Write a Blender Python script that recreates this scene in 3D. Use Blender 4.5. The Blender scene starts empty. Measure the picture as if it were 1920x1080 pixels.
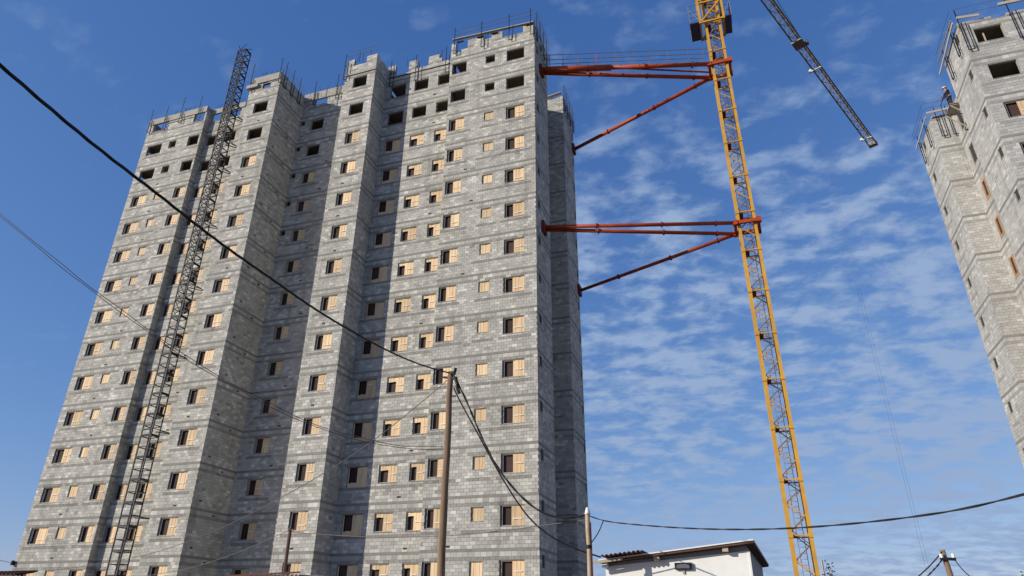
import bpy, math, random
from mathutils import Vector, Matrix
random.seed(7)
rnd = random.random
R = math.radians

# ------------------------------------------------------------------ camera, sky, sun, exposure
S = bpy.context.scene
COL = S.collection
S.render.resolution_x, S.render.resolution_y = 1024, 576
cam_d = bpy.data.cameras.new('camera')
cam = bpy.data.objects.new('camera', cam_d); COL.objects.link(cam)
S.camera = cam
cam_d.sensor_width = 36.0
cam_d.lens = 36.0 * 1269.17 / 1920.0
cam_d.clip_start, cam_d.clip_end = 0.1, 6000
yaw, pit, rol = R(18.78), 0.46, 0.0081
f = Vector((-math.sin(yaw) * math.cos(pit), math.cos(yaw) * math.cos(pit), math.sin(pit)))
r0 = Vector((math.cos(yaw), math.sin(yaw), 0)); u0 = r0.cross(f)
rr = r0 * math.cos(rol) + u0 * math.sin(rol); uu = u0 * math.cos(rol) - r0 * math.sin(rol)
cam.matrix_world = Matrix(((rr.x, uu.x, -f.x, 0), (rr.y, uu.y, -f.y, 0), (rr.z, uu.z, -f.z, 0), (0, 0, 0, 1)))

SUNV = Vector((-1.17, -1.0, 0.6)).normalized()
EL = math.asin(SUNV.z)
W = bpy.data.worlds.new('World'); S.world = W; W.use_nodes = True
nt = W.node_tree; nt.nodes.clear()
def N(t, nt, **k):
    n = nt.nodes.new(t)
    for a, b in k.items(): setattr(n, a, b)
    return n
def link(nt, a, b): nt.links.new(a, b)
def mth(nt, op, a, b=None, c=None, clamp=False):
    n = N('ShaderNodeMath', nt, operation=op); n.use_clamp = clamp
    for i, v in enumerate((a, b, c)):
        if v is None: continue
        if isinstance(v, (int, float)): n.inputs[i].default_value = v
        else: link(nt, v, n.inputs[i])
    return n.outputs[0]
def ramp(nt, src, stops):
    n = N('ShaderNodeValToRGB', nt)
    e = n.color_ramp.elements
    while len(e) < len(stops): e.new(0.5)
    for i, (p, c) in enumerate(stops):
        e[i].position = p; e[i].color = (c[0], c[1], c[2], 1) if isinstance(c, (tuple, list)) else (c, c, c, 1)
    link(nt, src, n.inputs[0]); return n.outputs[0]
def noise(nt, vec, scale, detail=4, rough=0.55, dist=0.0):
    n = N('ShaderNodeTexNoise', nt)
    n.inputs['Scale'].default_value = scale; n.inputs['Detail'].default_value = detail
    n.inputs['Roughness'].default_value = rough; n.inputs['Distortion'].default_value = dist
    if vec is not None: link(nt, vec, n.inputs['Vector'])
    return n.outputs['Fac']
sky = N('ShaderNodeTexSky', nt, sky_type='NISHITA')
sky.sun_disc = False; sky.sun_elevation = EL; sky.sun_rotation = math.atan2(SUNV.x, SUNV.y) % (2 * math.pi)
sky.altitude = 600; sky.air_density = 1.0; sky.dust_density = 0.6; sky.ozone_density = 3.0
SKY_STRENGTH = 0.10
tc = N('ShaderNodeTexCoord', nt)
sep = N('ShaderNodeSeparateXYZ', nt); link(nt, tc.outputs['Generated'], sep.inputs[0])
zz = mth(nt, 'ADD', mth(nt, 'MAXIMUM', sep.outputs[2], 0.0), 0.22)
px = mth(nt, 'DIVIDE', sep.outputs[0], zz); py = mth(nt, 'DIVIDE', sep.outputs[1], zz)
cmb = N('ShaderNodeCombineXYZ', nt); link(nt, px, cmb.inputs[0]); link(nt, py, cmb.inputs[1])
rp = N('ShaderNodeMapping', nt); rp.inputs['Rotation'].default_value = (0, 0, R(-12)); rp.inputs['Scale'].default_value = (0.75, 1.0, 1.0)
link(nt, cmb.outputs[0], rp.inputs['Vector'])
big = noise(nt, rp.outputs[0], 1.6, 2, 0.5, 0.2)
mid = noise(nt, rp.outputs[0], 12.5, 5, 0.50, 0.2)
fine = noise(nt, rp.outputs[0], 34.0, 4, 0.6, 0.3)
def sstep(src, a, b, lo=0.0, hi=1.0):
    n = N('ShaderNodeMapRange', nt); n.interpolation_type = 'SMOOTHSTEP'; link(nt, src, n.inputs['Value'])
    n.inputs['From Min'].default_value = a; n.inputs['From Max'].default_value = b
    n.inputs['To Min'].default_value = lo; n.inputs['To Max'].default_value = hi
    return n.outputs[0]
# the altocumulus sheet lies to the right; the left and the zenith stay nearly clear
side = mth(nt, 'MULTIPLY', sstep(sep.outputs[0], -0.62, -0.12), sstep(sep.outputs[2], 0.47, 0.72, 1.0, 0.25))
dens = mth(nt, 'ADD', mth(nt, 'MULTIPLY', mid, 0.76), mth(nt, 'MULTIPLY', fine, 0.28))
dens = mth(nt, 'ADD', dens, mth(nt, 'MULTIPLY', mth(nt, 'SUBTRACT', big, 0.5), 0.35))
dens = mth(nt, 'ADD', dens, mth(nt, 'MULTIPLY', side, 0.16))
cloud = mth(nt, 'MULTIPLY', sstep(dens, 0.56, 0.82), mth(nt, 'ADD', mth(nt, 'MULTIPLY', side, 0.78), 0.30))
# one film-like curve per channel for the whole sky
sc = N('ShaderNodeSeparateColor', nt); link(nt, sky.outputs[0], sc.inputs[0])
cc = N('ShaderNodeCombineColor', nt)
for i_, (pw, ml) in enumerate(((0.95, 0.98), (0.72, 1.42), (0.50, 2.78))):
    link(nt, mth(nt, 'MULTIPLY', mth(nt, 'POWER', sc.outputs[i_], pw), ml), cc.inputs[i_])
mix = N('ShaderNodeMix', nt, data_type='RGBA')
link(nt, cloud, mix.inputs['Factor']); link(nt, cc.outputs[0], mix.inputs[6])
mix.inputs[7].default_value = (3.0, 4.15, 6.3, 1)
bg = N('ShaderNodeBackground', nt); bg.inputs[1].default_value = SKY_STRENGTH
link(nt, mix.outputs[2], bg.inputs[0])
wo = N('ShaderNodeOutputWorld', nt); link(nt, bg.outputs[0], wo.inputs[0])

sl = bpy.data.lights.new('sun', 'SUN'); sl.energy = 4.8; sl.angle = R(0.5); sl.color = (1.0, 0.945, 0.83)
sun = bpy.data.objects.new('sun', sl); COL.objects.link(sun)
sun.rotation_euler = (-SUNV).to_track_quat('-Z', 'Y').to_euler(); sun.location = (-40, -40, 60)
S.view_settings.view_transform = 'Standard'; S.view_settings.look = 'None'
S.view_settings.gamma = 1.0; S.view_settings.exposure = 0.0; S.view_settings.use_curve_mapping = False
S.render.engine = 'CYCLES'

# ------------------------------------------------------------------ materials
MATS = {}
def mat(name, col, rough=0.8, metal=0.0, var=0.18, scale=3.0, tone=None, bump=0.0, col2=None, stretch=None, objrand=0.0):
    """procedural material: world-space noise breaks the colour up; tone = (dark, light) read from a face attribute"""
    if name in MATS: return MATS[name]
    m = bpy.data.materials.new(name); m.use_nodes = True; t = m.node_tree
    b = t.nodes['Principled BSDF']
    geo = N('ShaderNodeNewGeometry', t)
    vec = geo.outputs['Position']
    if stretch:
        mp = N('ShaderNodeVectorMath', t, operation='MULTIPLY'); link(t, vec, mp.inputs[0]); mp.inputs[1].default_value = stretch
        vec = mp.outputs[0]
    n1 = noise(t, vec, scale, 6, 0.6)
    n2 = noise(t, vec, scale * 0.13, 3, 0.5)
    if tone:
        at = N('ShaderNodeAttribute', t); at.attribute_name = 'tone'; at.attribute_type = 'GEOMETRY'
        cm = N('ShaderNodeMix', t, data_type='RGBA'); link(t, at.outputs['Fac'], cm.inputs['Factor'])
        cm.inputs[6].default_value = (*tone[0], 1); cm.inputs[7].default_value = (*tone[1], 1)
        base = cm.outputs[2]
    else:
        cm = N('ShaderNodeMix', t, data_type='RGBA')
        link(t, ramp(t, n1, [(0.35, 0.0), (0.65, 1.0)]), cm.inputs['Factor'])
        c2 = col2 or tuple(c * (1 - var) for c in col)
        cm.inputs[6].default_value = (*col, 1); cm.inputs[7].default_value = (*c2, 1)
        base = cm.outputs[2]
    k = mth(t, 'ADD', mth(t, 'MULTIPLY', mth(t, 'SUBTRACT', n1, 0.5), var * 1.6), 1.0)
    k = mth(t, 'MULTIPLY', k, mth(t, 'ADD', mth(t, 'MULTIPLY', mth(t, 'SUBTRACT', n2, 0.5), var * 1.3), 1.0))
    if objrand:
        oi = N('ShaderNodeObjectInfo', t)
        k = mth(t, 'MULTIPLY', k, mth(t, 'ADD', mth(t, 'MULTIPLY', oi.outputs['Random'], objrand), 1 - objrand))
    if tone:
        sm = N('ShaderNodeVectorMath', t, operation='MULTIPLY'); link(t, geo.outputs['Position'], sm.inputs[0]); sm.inputs[1].default_value = (1.6, 1.6, .10)
        st_ = N('ShaderNodeMapRange', t); link(t, noise(t, sm.outputs[0], 1.0, 4, .6), st_.inputs['Value'])
        st_.inputs['From Min'].default_value = .52; st_.inputs['From Max'].default_value = .72; st_.inputs['To Min'].default_value = 1.04; st_.inputs['To Max'].default_value = .80
        k = mth(t, 'MULTIPLY', k, st_.outputs[0])
        bl = N('ShaderNodeMapRange', t); link(t, noise(t, geo.outputs['Position'], .35, 3, .6), bl.inputs['Value'])
        bl.inputs['From Min'].default_value = .35; bl.inputs['From Max'].default_value = .65; bl.inputs['To Min'].default_value = .93; bl.inputs['To Max'].default_value = 1.07
        k = mth(t, 'MULTIPLY', k, bl.outputs[0])
    vm = N('ShaderNodeVectorMath', t, operation='SCALE'); link(t, base, vm.inputs[0]); link(t, k, vm.inputs['Scale'])
    link(t, vm.outputs[0], b.inputs['Base Color'])
    b.inputs['Roughness'].default_value = rough; b.inputs['Metallic'].default_value = metal
    b.inputs['Specular IOR Level'].default_value = 0.25
    if bump:
        bp = N('ShaderNodeBump', t); bp.inputs['Strength'].default_value = bump; bp.inputs['Distance'].default_value = 0.02
        link(t, noise(t, vec, scale * 4, 4), bp.inputs['Height']); link(t, bp.outputs[0], b.inputs['Normal'])
    MATS[name] = m; return m
M_block = mat('concrete_block', None, 0.95, var=0.24, scale=5.0, tone=((0.19, 0.18, 0.16), (0.60, 0.575, 0.515)), bump=0.15)
M_block2 = mat('pale_concrete_block', None, 0.95, var=0.16, scale=5.0, tone=((0.25, 0.242, 0.227), (0.53, 0.515, 0.485)))
M_mortar2 = mat('pale_mortar', (0.32, 0.31, 0.285), 0.95, var=0.15, scale=6.0)
M_mortar = mat('mortar', (0.21, 0.20, 0.18), 0.95, var=0.25, scale=6.0)
M_beam = mat('cast_concrete', (0.27, 0.26, 0.235), 0.9, var=0.3, scale=3.0, bump=0.2)
M_crown = mat('parapet_concrete', (0.42, 0.395, 0.345), 0.9, var=0.3, scale=2.0, bump=0.2)
M_slab = mat('slab_concrete', (0.42, 0.36, 0.31), 0.9, scale=1.0)
M_door = mat('brown_boards', (0.44, 0.25, 0.13), 0.7, var=0.3, scale=8.0)
M_ply = mat('plywood', (0.90, 0.68, 0.43), 0.7, var=0.28, scale=7.0, col2=(0.66, 0.45, 0.25), stretch=(1, 1, 0.12), objrand=0.28)
M_inner = mat('interior_shade_brown', (0.085, 0.05, 0.042), 0.8, var=0.3, scale=4, objrand=0.5)  # dim interior tone behind the boards, put into the colour
M_batten = mat('pale_batten', (0.85, 0.78, 0.66), 0.7, var=0.1, scale=8)
M_frame = mat('window_lining', (0.36, 0.33, 0.28), 0.8, var=0.2, scale=6)
M_dark = mat('dark_parts_and_shade', (0.06, 0.05, 0.045), 0.9, scale=5)  # stubs, props and ledges; also paints the shade inside small openings
M_yellow = mat('crane_yellow', (0.62, 0.345, 0.045), 0.55, var=0.45, scale=1.6, col2=(0.40, 0.21, 0.045))
M_brace = mat('brace_shade', (0.22, 0.14, 0.07), 0.7, var=0.4, scale=2.0, col2=(0.10, 0.075, 0.06))  # darker diagonals: shade of their undersides put into the colour
M_orange = mat('tie_orange', (0.46, 0.08, 0.018), 0.55, var=0.5, scale=1.5, col2=(0.28, 0.035, 0.012))
M_red = mat('rust_red', (0.20, 0.03, 0.02), 0.7, var=0.3, scale=3)
M_steel = mat('dark_steel', (0.022, 0.022, 0.03), 0.6, metal=0.3, var=0.3, scale=4)
M_grey = mat('galvanised', (0.30, 0.31, 0.33), 0.5, metal=0.5, var=0.2, scale=4)
M_jib = mat('jib_steel', (0.27, 0.22, 0.18), 0.6, metal=0.2, var=0.3, scale=2)
M_blue = mat('cage_blue', (0.06, 0.075, 0.17), 0.7, var=0.3, scale=3)
M_wood = mat('weathered_wood', (0.28, 0.18, 0.11), 0.9, var=0.7, scale=6, col2=(0.14, 0.09, 0.06), stretch=(3, 3, 0.25), bump=0.4)
M_plank = mat('plank', (0.48, 0.41, 0.32), 0.85, var=0.3, scale=5, stretch=(0.4, 0.4, 3))
M_cable = mat('cable_black', (0.022, 0.018, 0.018), 0.6, var=0.2, scale=8)
M_wire = mat('thin_wire', (0.16, 0.13, 0.11), 0.6, var=0.2, scale=8)
M_white = mat('white_paint', (0.78, 0.77, 0.73), 0.7, var=0.13, scale=2.2, bump=0.1)
M_greyp = mat('grey_panel', (0.30, 0.30, 0.30), 0.7, var=0.1, scale=3)
M_brown = mat('brown_timber', (0.13, 0.065, 0.045), 0.8, var=0.3, scale=4)
M_sheet = mat('corrugated_rust', (0.14, 0.045, 0.035), 0.7, var=0.4, scale=3, metal=0.2)
M_ground = mat('dirt', (0.17, 0.14, 0.11), 0.95, var=0.35, scale=0.6, bump=0.3)
M_leaf = mat('dry_foliage', (0.06, 0.065, 0.035), 0.8, var=0.4, scale=5)

# ------------------------------------------------------------------ mesh helpers
class MB:
    def __init__(s): s.v = []; s.f = []; s.t = []
    def quad(s, pts, tone=0.5):
        n = len(s.v); s.v += [tuple(p) for p in pts]; s.f.append(tuple(range(n, n + len(pts)))); s.t.append(tone)
    def box(s, x0, x1, y0, y1, z0, z1, tone=0.5, fn=None, back=True):
        n = len(s.v)
        c = [(x0, y0, z0), (x1, y0, z0), (x1, y1, z0), (x0, y1, z0), (x0, y0, z1), (x1, y0, z1), (x1, y1, z1), (x0, y1, z1)]
        if fn: c = [fn(*p) for p in c]
        s.v += c
        fs = [(0, 1, 5, 4), (1, 2, 6, 5), (3, 0, 4, 7), (0, 3, 2, 1), (4, 5, 6, 7)]
        if back: fs.append((2, 3, 7, 6))
        s.f += [tuple(n + i for i in q) for q in fs]; s.t += [tone] * len(fs)
    def bar(s, a, b, w, h=None, up=(0, 0, 1)):
        a = Vector(a); b = Vector(b); h = h or w; d = (b - a)
        if d.length < 1e-6: return
        d.normalize(); up = Vector(up)
        if abs(d.dot(up)) > 0.95: up = Vector((1, 0, 0))
        x = d.cross(up).normalized() * (w / 2); y = x.cross(d).normalized() * (h / 2)
        n = len(s.v)
        for p in (a, b):
            for sx, sy in ((-1, -1), (1, -1), (1, 1), (-1, 1)): s.v.append(tuple(p + x * sx + y * sy))
        fs = [(0, 1, 5, 4), (1, 2, 6, 5), (2, 3, 7, 6), (3, 0, 4, 7), (3, 2, 1, 0), (4, 5, 6, 7)]
        s.f += [tuple(n + i for i in q) for q in fs]; s.t += [0.5] * 6
    def tube(s, pts, r, seg=8, rend=None, caps=True):
        pts = [Vector(p) for p in pts]; L = len(pts); n0 = len(s.v)
        px_ = None
        for i, p in enumerate(pts):
            d = (pts[min(i + 1, L - 1)] - pts[max(i - 1, 0)]).normalized()
            if px_ is None:
                a = Vector((0, 0, 1)) if abs(d.z) < 0.9 else Vector((1, 0, 0)); px_ = d.cross(a).normalized()
            px_ = (px_ - d * px_.dot(d)).normalized(); q = d.cross(px_)
            ri = r if rend is None else r + (rend - r) * i / (L - 1)
            for k in range(seg):
                t = 2 * math.pi * k / seg; s.v.append(tuple(p + px_ * math.cos(t) * ri + q * math.sin(t) * ri))
        for i in range(L - 1):
            for k in range(seg):
                a = n0 + i * seg + k; b = n0 + i * seg + (k + 1) % seg
                s.f.append((a, b, b + seg, a + seg)); s.t.append(0.5)
        if caps:
            s.f.append(tuple(n0 + k for k in reversed(range(seg)))); s.f.append(tuple(n0 + (L - 1) * seg + k for k in range(seg))); s.t += [0.5, 0.5]
    def mesh(s, name, m, smooth=False):
        me = bpy.data.meshes.new(name); me.from_pydata(s.v, [], s.f)
        me.materials.append(m)
        a = me.attributes.new('tone', 'FLOAT', 'FACE'); a.data.foreach_set('value', s.t)
        if smooth: me.polygons.foreach_set('use_smooth', [True] * len(s.f))
        me.update(); return me
def obj(name, me, parent=None, loc=None, rotz=0.0, label=None, cat=None, group=None, kind=None):
    o = bpy.data.objects.new(name, me); COL.objects.link(o)
    if parent is not None: o.parent = parent
    if loc is not None: o.location = loc
    if rotz: o.rotation_euler = (0, 0, rotz)
    if label: o['label'] = label
    if cat: o['category'] = cat
    if group: o['group'] = group
    if kind: o['kind'] = kind
    return o
def thing(name, label, cat, loc=(0, 0, 0), group=None):
    # an Empty at the thing's base; children are modelled in world metres, so their meshes are moved back by loc
    o = bpy.data.objects.new(name, None); COL.objects.link(o); o.location = loc; o.empty_display_size = 0.5
    o['label'] = label; o['category'] = cat
    if group: o['group'] = group
    return o
def part(name, mb, m, parent, smooth=False, **k):
    """part modelled in world coordinates, parented to a thing/part"""
    o = obj(name, mb.mesh(name, m, smooth), parent, **k)
    base = Vector((0, 0, 0)); p = parent
    while p is not None: base += Vector(p.location); p = p.parent
    o.location = -base
    return o
def place(name, me, parent, wloc, rotz=0.0, **k):
    base = Vector((0, 0, 0)); p = parent
    while p is not None: base += Vector(p.location); p = p.parent
    return obj(name, me, parent, Vector(wloc) - base, rotz, **k)

# ------------------------------------------------------------------ setting
GZ = -1.6
g = MB(); g.quad([(-3000, -3000, GZ), (3000, -3000, GZ), (3000, 3000, GZ), (-3000, 3000, GZ)])
obj('ground', g.mesh('ground', M_ground), kind='structure')

# ------------------------------------------------------------------ block towers
H = 2.8
BREAKS = [-1.65, -1.455, -1.26, -1.065, -0.87, -0.70, -0.57, -0.38, -0.19, 0.0, 0.19, 0.38, 0.57, 0.74, 1.0]
def mapper(axis, P):
    if axis == '-y': return lambda u, d, z: (u, P + d, z)
    if axis == '+x': return lambda u, d, z: (P - d, u, z)
    return lambda u, d, z: (P + d, -u, z)          # '-x': u runs along -y
ROT = {'-y': 0.0, '+x': math.pi / 2, '-x': -math.pi / 2}
def subtract(rects, o):
    out = []
    for (a, b, c, d) in rects:
        oa, ob, oc, od = max(a, o[0]), min(b, o[1]), max(c, o[2]), min(d, o[3])
        if oa >= ob - 1e-6 or oc >= od - 1e-6: out.append((a, b, c, d)); continue
        if oa > a + .03: out.append((a, oa, c, d))
        if ob < b - .03: out.append((ob, b, c, d))
        if oc > c + .03: out.append((oa, ob, c, oc))
        if od < d - .03: out.append((oa, ob, od, d))
    return out
class Tower:
    def __init__(s, root, zc0, rows, mb=None, mm=None):
        s.mb = mb or M_block; s.mm = mm or M_mortar
        s.root = root; s.zc0 = zc0; s.rows = rows; s.rest = []; s.near = []; s.cache = {}
    def zc(s, i): return s.zc0 - H * i
    def facade(s, axis, P, ua, ub, openings, top, bottom=GZ, block=True, front=False, rough=0.0):
        """one wall plane: backing with real openings, ring beams, and every block laid in front of the mortar"""
        M = mapper(axis, P); key = (axis, P, ua)
        ops = [o for o in openings if o[1] > ua and o[0] < ub]
        # backing
        w = MB(); zs = sorted({bottom, top} | {round(o[2], 4) for o in ops if bottom < o[2] < top} | {round(o[3], 4) for o in ops if bottom < o[3] < top})
        ea = 0.012 if axis != '-y' else 0.012
        for z0, z1 in zip(zs[:-1], zs[1:]):
            iv = [(ua + ea, ub - ea)]
            for o in ops:
                if o[2] < z1 - 1e-5 and o[3] > z0 + 1e-5:
                    nv = []
                    for a, b in iv:
                        if o[1] <= a or o[0] >= b: nv.append((a, b)); continue
                        if o[0] > a: nv.append((a, o[0]))
                        if o[1] < b: nv.append((o[1], b))
                    iv = nv
            for a, b in iv:
                if b - a > .002: w.box(a, b, .014, .20, z0, z1, fn=M)
        part('wall', w, s.mm, s.root)
        # courses
        for i in range(-1, s.rows):
            zc = s.zc(i)
            if zc - 1.8 > top or zc + 1.15 < bottom: continue
            # ring beam at the head of the storey below this one
            zb0, zb1 = zc - 1.80, zc - 1.65
            if zb1 <= top + 0.2 and zb0 > bottom:
                rb = [(ua + .001, ub - .001, zb0, min(zb1, top))]
                for o in ops: rb = subtract(rb, o)
                if rb:
                    q = MB()
                    for (a, b, c, d) in rb: q.box(a, b, -.012, .02, c + .002, d - .002, fn=M)
                    part('ring_beam', q, M_beam, s.root)
            for k in range(len(BREAKS) - 1):
                c0, c1 = zc + BREAKS[k], zc + BREAKS[k + 1]
                if c0 >= top - .02 or c1 <= bottom: continue
                c1 = min(c1, top); c0 = max(c0, bottom)
                off = 0.175 * (k % 2) + 0.06 * (i % 3)
                near_o = [o for o in ops if o[2] < c1 and o[3] > c0]
                if not block: continue
                u = ua - off
                while u < ub:
                    a, b = max(u, ua), min(u + .337, ub); u += .35
                    if b - a < .04: continue
                    um = (a + b) / 2
                    tone = min(1, max(0, random.gauss(.50, .085)))
                    if rnd() < .17: tone = min(1, tone + random.uniform(.18, .42))
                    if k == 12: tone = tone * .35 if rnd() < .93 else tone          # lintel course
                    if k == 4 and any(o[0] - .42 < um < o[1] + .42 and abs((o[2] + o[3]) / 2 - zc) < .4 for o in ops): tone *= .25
                    if rnd() < .02: tone *= .45
                    # toothed jamb blocks show darker ends beside openings
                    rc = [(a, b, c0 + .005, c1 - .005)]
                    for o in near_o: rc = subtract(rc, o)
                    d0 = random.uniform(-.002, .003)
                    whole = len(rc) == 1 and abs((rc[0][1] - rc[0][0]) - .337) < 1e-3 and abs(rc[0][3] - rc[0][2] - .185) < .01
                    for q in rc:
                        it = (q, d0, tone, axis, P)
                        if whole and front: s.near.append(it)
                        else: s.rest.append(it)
    def finish(s, name_limit=300, score=None):
        s.near.sort(key=score)
        pick, rest = s.near[:name_limit], s.near[name_limit:] + s.rest
        tones = {}
        for (q, d0, tone, axis, P) in pick:
            tk = round(tone * 8)
            if tk not in tones:
                m = MB(); m.box(-.1685, .1685, 0, .03, -.0905, .0905, tone=tk / 8, back=False); tones[tk] = m.mesh('concrete_block', s.mb)
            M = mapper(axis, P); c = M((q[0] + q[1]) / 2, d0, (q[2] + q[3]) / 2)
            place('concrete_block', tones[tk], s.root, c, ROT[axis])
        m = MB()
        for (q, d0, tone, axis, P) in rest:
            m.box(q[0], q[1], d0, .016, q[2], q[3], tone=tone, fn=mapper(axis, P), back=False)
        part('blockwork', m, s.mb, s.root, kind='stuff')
    def window(s, axis, P, o, style):
        ua, ub, za, zb = o; w, h = ub - ua, zb - za
        vr = random.randrange(4); key = (round(w, 2), round(h, 2), style, vr)
        if key not in s.cache: s.cache[key] = window_meshes(w, h, style, vr)
        M = mapper(axis, P)
        first = None
        for nm, me in s.cache[key]:
            if first is None: first = place('window', me, s.root, M((ua + ub) / 2, 0, (za + zb) / 2), ROT[axis])
            else: obj(nm, me, first)
def window_meshes(w, h, style, vr=0):
    """local frame: x along wall, y inward, z up, centred on the opening"""
    x0, x1, z0, z1 = -w / 2, w / 2, -h / 2, h / 2
    out = []
    f_ = MB(); t = .035
    f_.box(x0 + .001, x0 + t, .06, .19, z0 + .001, z1 - .001); f_.box(x1 - t, x1 - .001, .03, .19, z0 + .001, z1 - .001)
    f_.box(x0 + t, x1 - t, .03, .19, z1 - t, z1 - .001); f_.box(x0 + t, x1 - t, -.02, .19, z0 + .001, z0 + t)
    out.append(('window', f_.mesh('window', M_frame)))
    if style == 'open': return out
    if style == 'dark':
        ip = MB(); ip.box(x0 + t, x1 - t, .05, .07, z0 + t, z1 - t); out.append(('interior_shade', ip.mesh('interior_shade', M_dark))); return out  # added dark sheet paints the shade inside the opening
    if style == 'slot':
        b = MB()
        for (a, c, d, e) in ((x0, x0 + w * .27, z0, z1), (x1 - w * .27, x1, z0, z1), (x0 + w * .27 + .002, x1 - w * .27 - .002, z0, z0 + h * .16), (x0 + w * .27 + .002, x1 - w * .27 - .002, z1 - h * .1, z1)): b.box(a + .01, c - .01, -.015, .02, d + .01, e - .01)
        out.append(('board', b.mesh('board', M_door)))
        ip = MB(); ip.box(x0 + w * .27, x1 - w * .27, .03, .05, z0 + h * .1, z1 - .02); out.append(('interior_shade', ip.mesh('interior_shade', M_dark))); return out  # the sheet behind the slot paints its shade
    split = .44 + (-.03, 0, .02, .05)[vr]; tilt = (0, .012, -.01, .02)[vr]
    xi0, xi1, zi0, zi1 = x0 + t, x1 - t, z0 + t, z1 - t
    def planks(rects):
        b = MB()
        for (a, c, d, e) in rects:
            n = max(1, round((c - a) / .2)); st = (c - a) / n
            for k in range(n):
                yy = .075 + .010 * ((k * 7 + vr) % 3)
                b.box(a + k * st + .003, a + (k + 1) * st - .003, yy, yy + .02, d + .012 * ((k + vr) % 3), e - .010 * ((k * 5 + vr) % 4))
        return b.mesh('board', M_ply)
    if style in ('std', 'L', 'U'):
        ip = MB(); ip.box(xi0, x0 + w * .62, .215, .23, z0 + .01, z1 - .01); out.append(('interior_shade', ip.mesh('interior_shade', M_inner)))  # added brown sheet stands in for the dim room behind
    if style == 'std':
        hx0, hx1 = xi0 + .085, x0 + w * split
        out.append(('board', planks([(hx1 + .01, xi1, zi0, zi1)])))
        i_ = MB(); i_.box(xi0 + .03, hx0, .09, .14, zi0, zi1); i_.box(hx0, hx1 + .008, .09, .14, zi0, zi0 + .05); i_.box(hx0, hx1 + .008, .09, .14, zi1 - .05, zi1)
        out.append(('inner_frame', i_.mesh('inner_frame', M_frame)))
        bt = MB(); bt.box(hx1 + .10, xi1 - .12, .045, .07, zi0 + h * (.24 + .07 * vr), zi0 + h * (.24 + .07 * vr) + .045)
        out.append(('batten', bt.mesh('batten', M_batten)))
    elif style == 'L':
        hx0, hx1, hz = xi0 + .06, x0 + w * split, z1 - h * (.22 + .03 * vr)
        out.append(('board', planks([(hx1 + .01, xi1, zi0, zi1), (xi0, hx1 + .008, hz, zi1)])))
        i_ = MB(); i_.box(xi0, hx0, .10, .14, zi0, hz - .002); i_.box(hx0, hx1 + .008, .08, .12, zi0, zi0 + .04)
        out.append(('inner_frame', i_.mesh('inner_frame', M_frame)))
        bt = MB(); bt.box(hx1 + .10, xi1 - .10, .045, .07, zi0 + h * .42, zi0 + h * .42 + .04)
        out.append(('batten', bt.mesh('batten', M_batten)))
    elif style == 'U':
        hx0, hx1, hz = xi0 + .06, x0 + w * .46, z0 + h * .27
        out.append(('board', planks([(hx1 + .01, xi1, zi0, zi1), (xi0, hx1 + .008, zi0, hz), (xi0, hx0, hz + .002, zi1)])))
        bt = MB(); bt.box(hx1 + .18, hx1 + .42, .045, .07, h * .22, h * .22 + .05)
        out.append(('batten', bt.mesh('batten', M_batten)))
    elif style == 'full':
        out.append(('board', planks([(xi0, xi1, zi0, zi1)])))
    elif style == 'slot':
        out.append(('board', planks([(xi0, xi0 + w * .3, zi0, zi1), (xi1 - w * .3, xi1, zi0, zi1), (xi0 + w * .3 + .002, xi1 - w * .3 - .002, zi0, zi0 + h * .2)])))
    return out

NR = 15
root = thing('unfinished_tower', 'tall unfinished apartment tower of grey concrete blocks with boarded windows beside the crane', 'apartment tower', (-30, 42, GZ))
T = Tower(root, 38.84, NR)
ZT = 41.64      # window centre line of the unfinished top storey
def col(ua, ub, za, zb, rows): return [(ua, ub, T.zc(i) + za, T.zc(i) + zb, i) for i in rows]
ALL = range(0, NR); TOP = range(-1, NR)
fronts = []
def add_front(axis, P, ua, ub, top, cols, cuts=(), front=True):
    ops = []
    for (a, b, za, zb, rows, style) in cols:
        for o in col(a, b, za, zb, rows):
            zt = min(o[3], top - .12) if o[4] == -1 else o[3]
            ops.append((o[0], o[1], o[2], zt))
            T.window(axis, P, (o[0], o[1], o[2], zt), style if style == 'dark' else ('open' if o[4] <= 1 else style))
    T.facade(axis, P, ua, ub, ops + list(cuts), top, front=front)
CROWN = 42.62
cA = [(-48.35, -46.7, -.57, .57, TOP, 'std'), (-45.86, -45.06, -.27, .55, ALL, 'full'), (-43.7, -42.5, -.57, .57, TOP, 'std')]
add_front('-y', 37.0, -49.0, -42.3, CROWN - .02, cA, cuts=[(-48.3, -46.9, 41.0, 41.6), (-43.7, -42.5, 41.0, 41.9), (-46.85, -43.75, 41.62, 41.72), (-48.4, -47.6, 41.80, 41.88)])
add_front('-y', 37.55, -42.3, -36.05, CROWN - .08, [(-42.15, -41.1, -.57, .57, TOP, 'std'), (-40.1, -38.93, -.57, .57, TOP, 'std')])
add_front('-y', 35.2, -36.05, -33.0, CROWN - .3, [(-35.2, -33.8, -.57, .57, ALL, 'std')], cuts=[(-34.75, -33.95, 40.95, 41.45), (-35.3, -34.2, 41.50, 41.58), (-33.9, -33.1, 41.42, 41.5), (-37, -35.85, 41.35, 43)])
add_front('-y', 38.6, -33.0, -26.4, CROWN - .05, [(-31.85, -30.55, -.57, .57, TOP, 'std'), (-32.98, -32.5, .2, .72, range(-1, 5), 'open')], cuts=[])
add_front('-y', 35.15, -26.4, -23.65, 41.45, [(-25.6, -24.35, -.57, .57, ALL, 'std')], cuts=[(-25.75, -24.6, 40.75, 43)])
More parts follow.
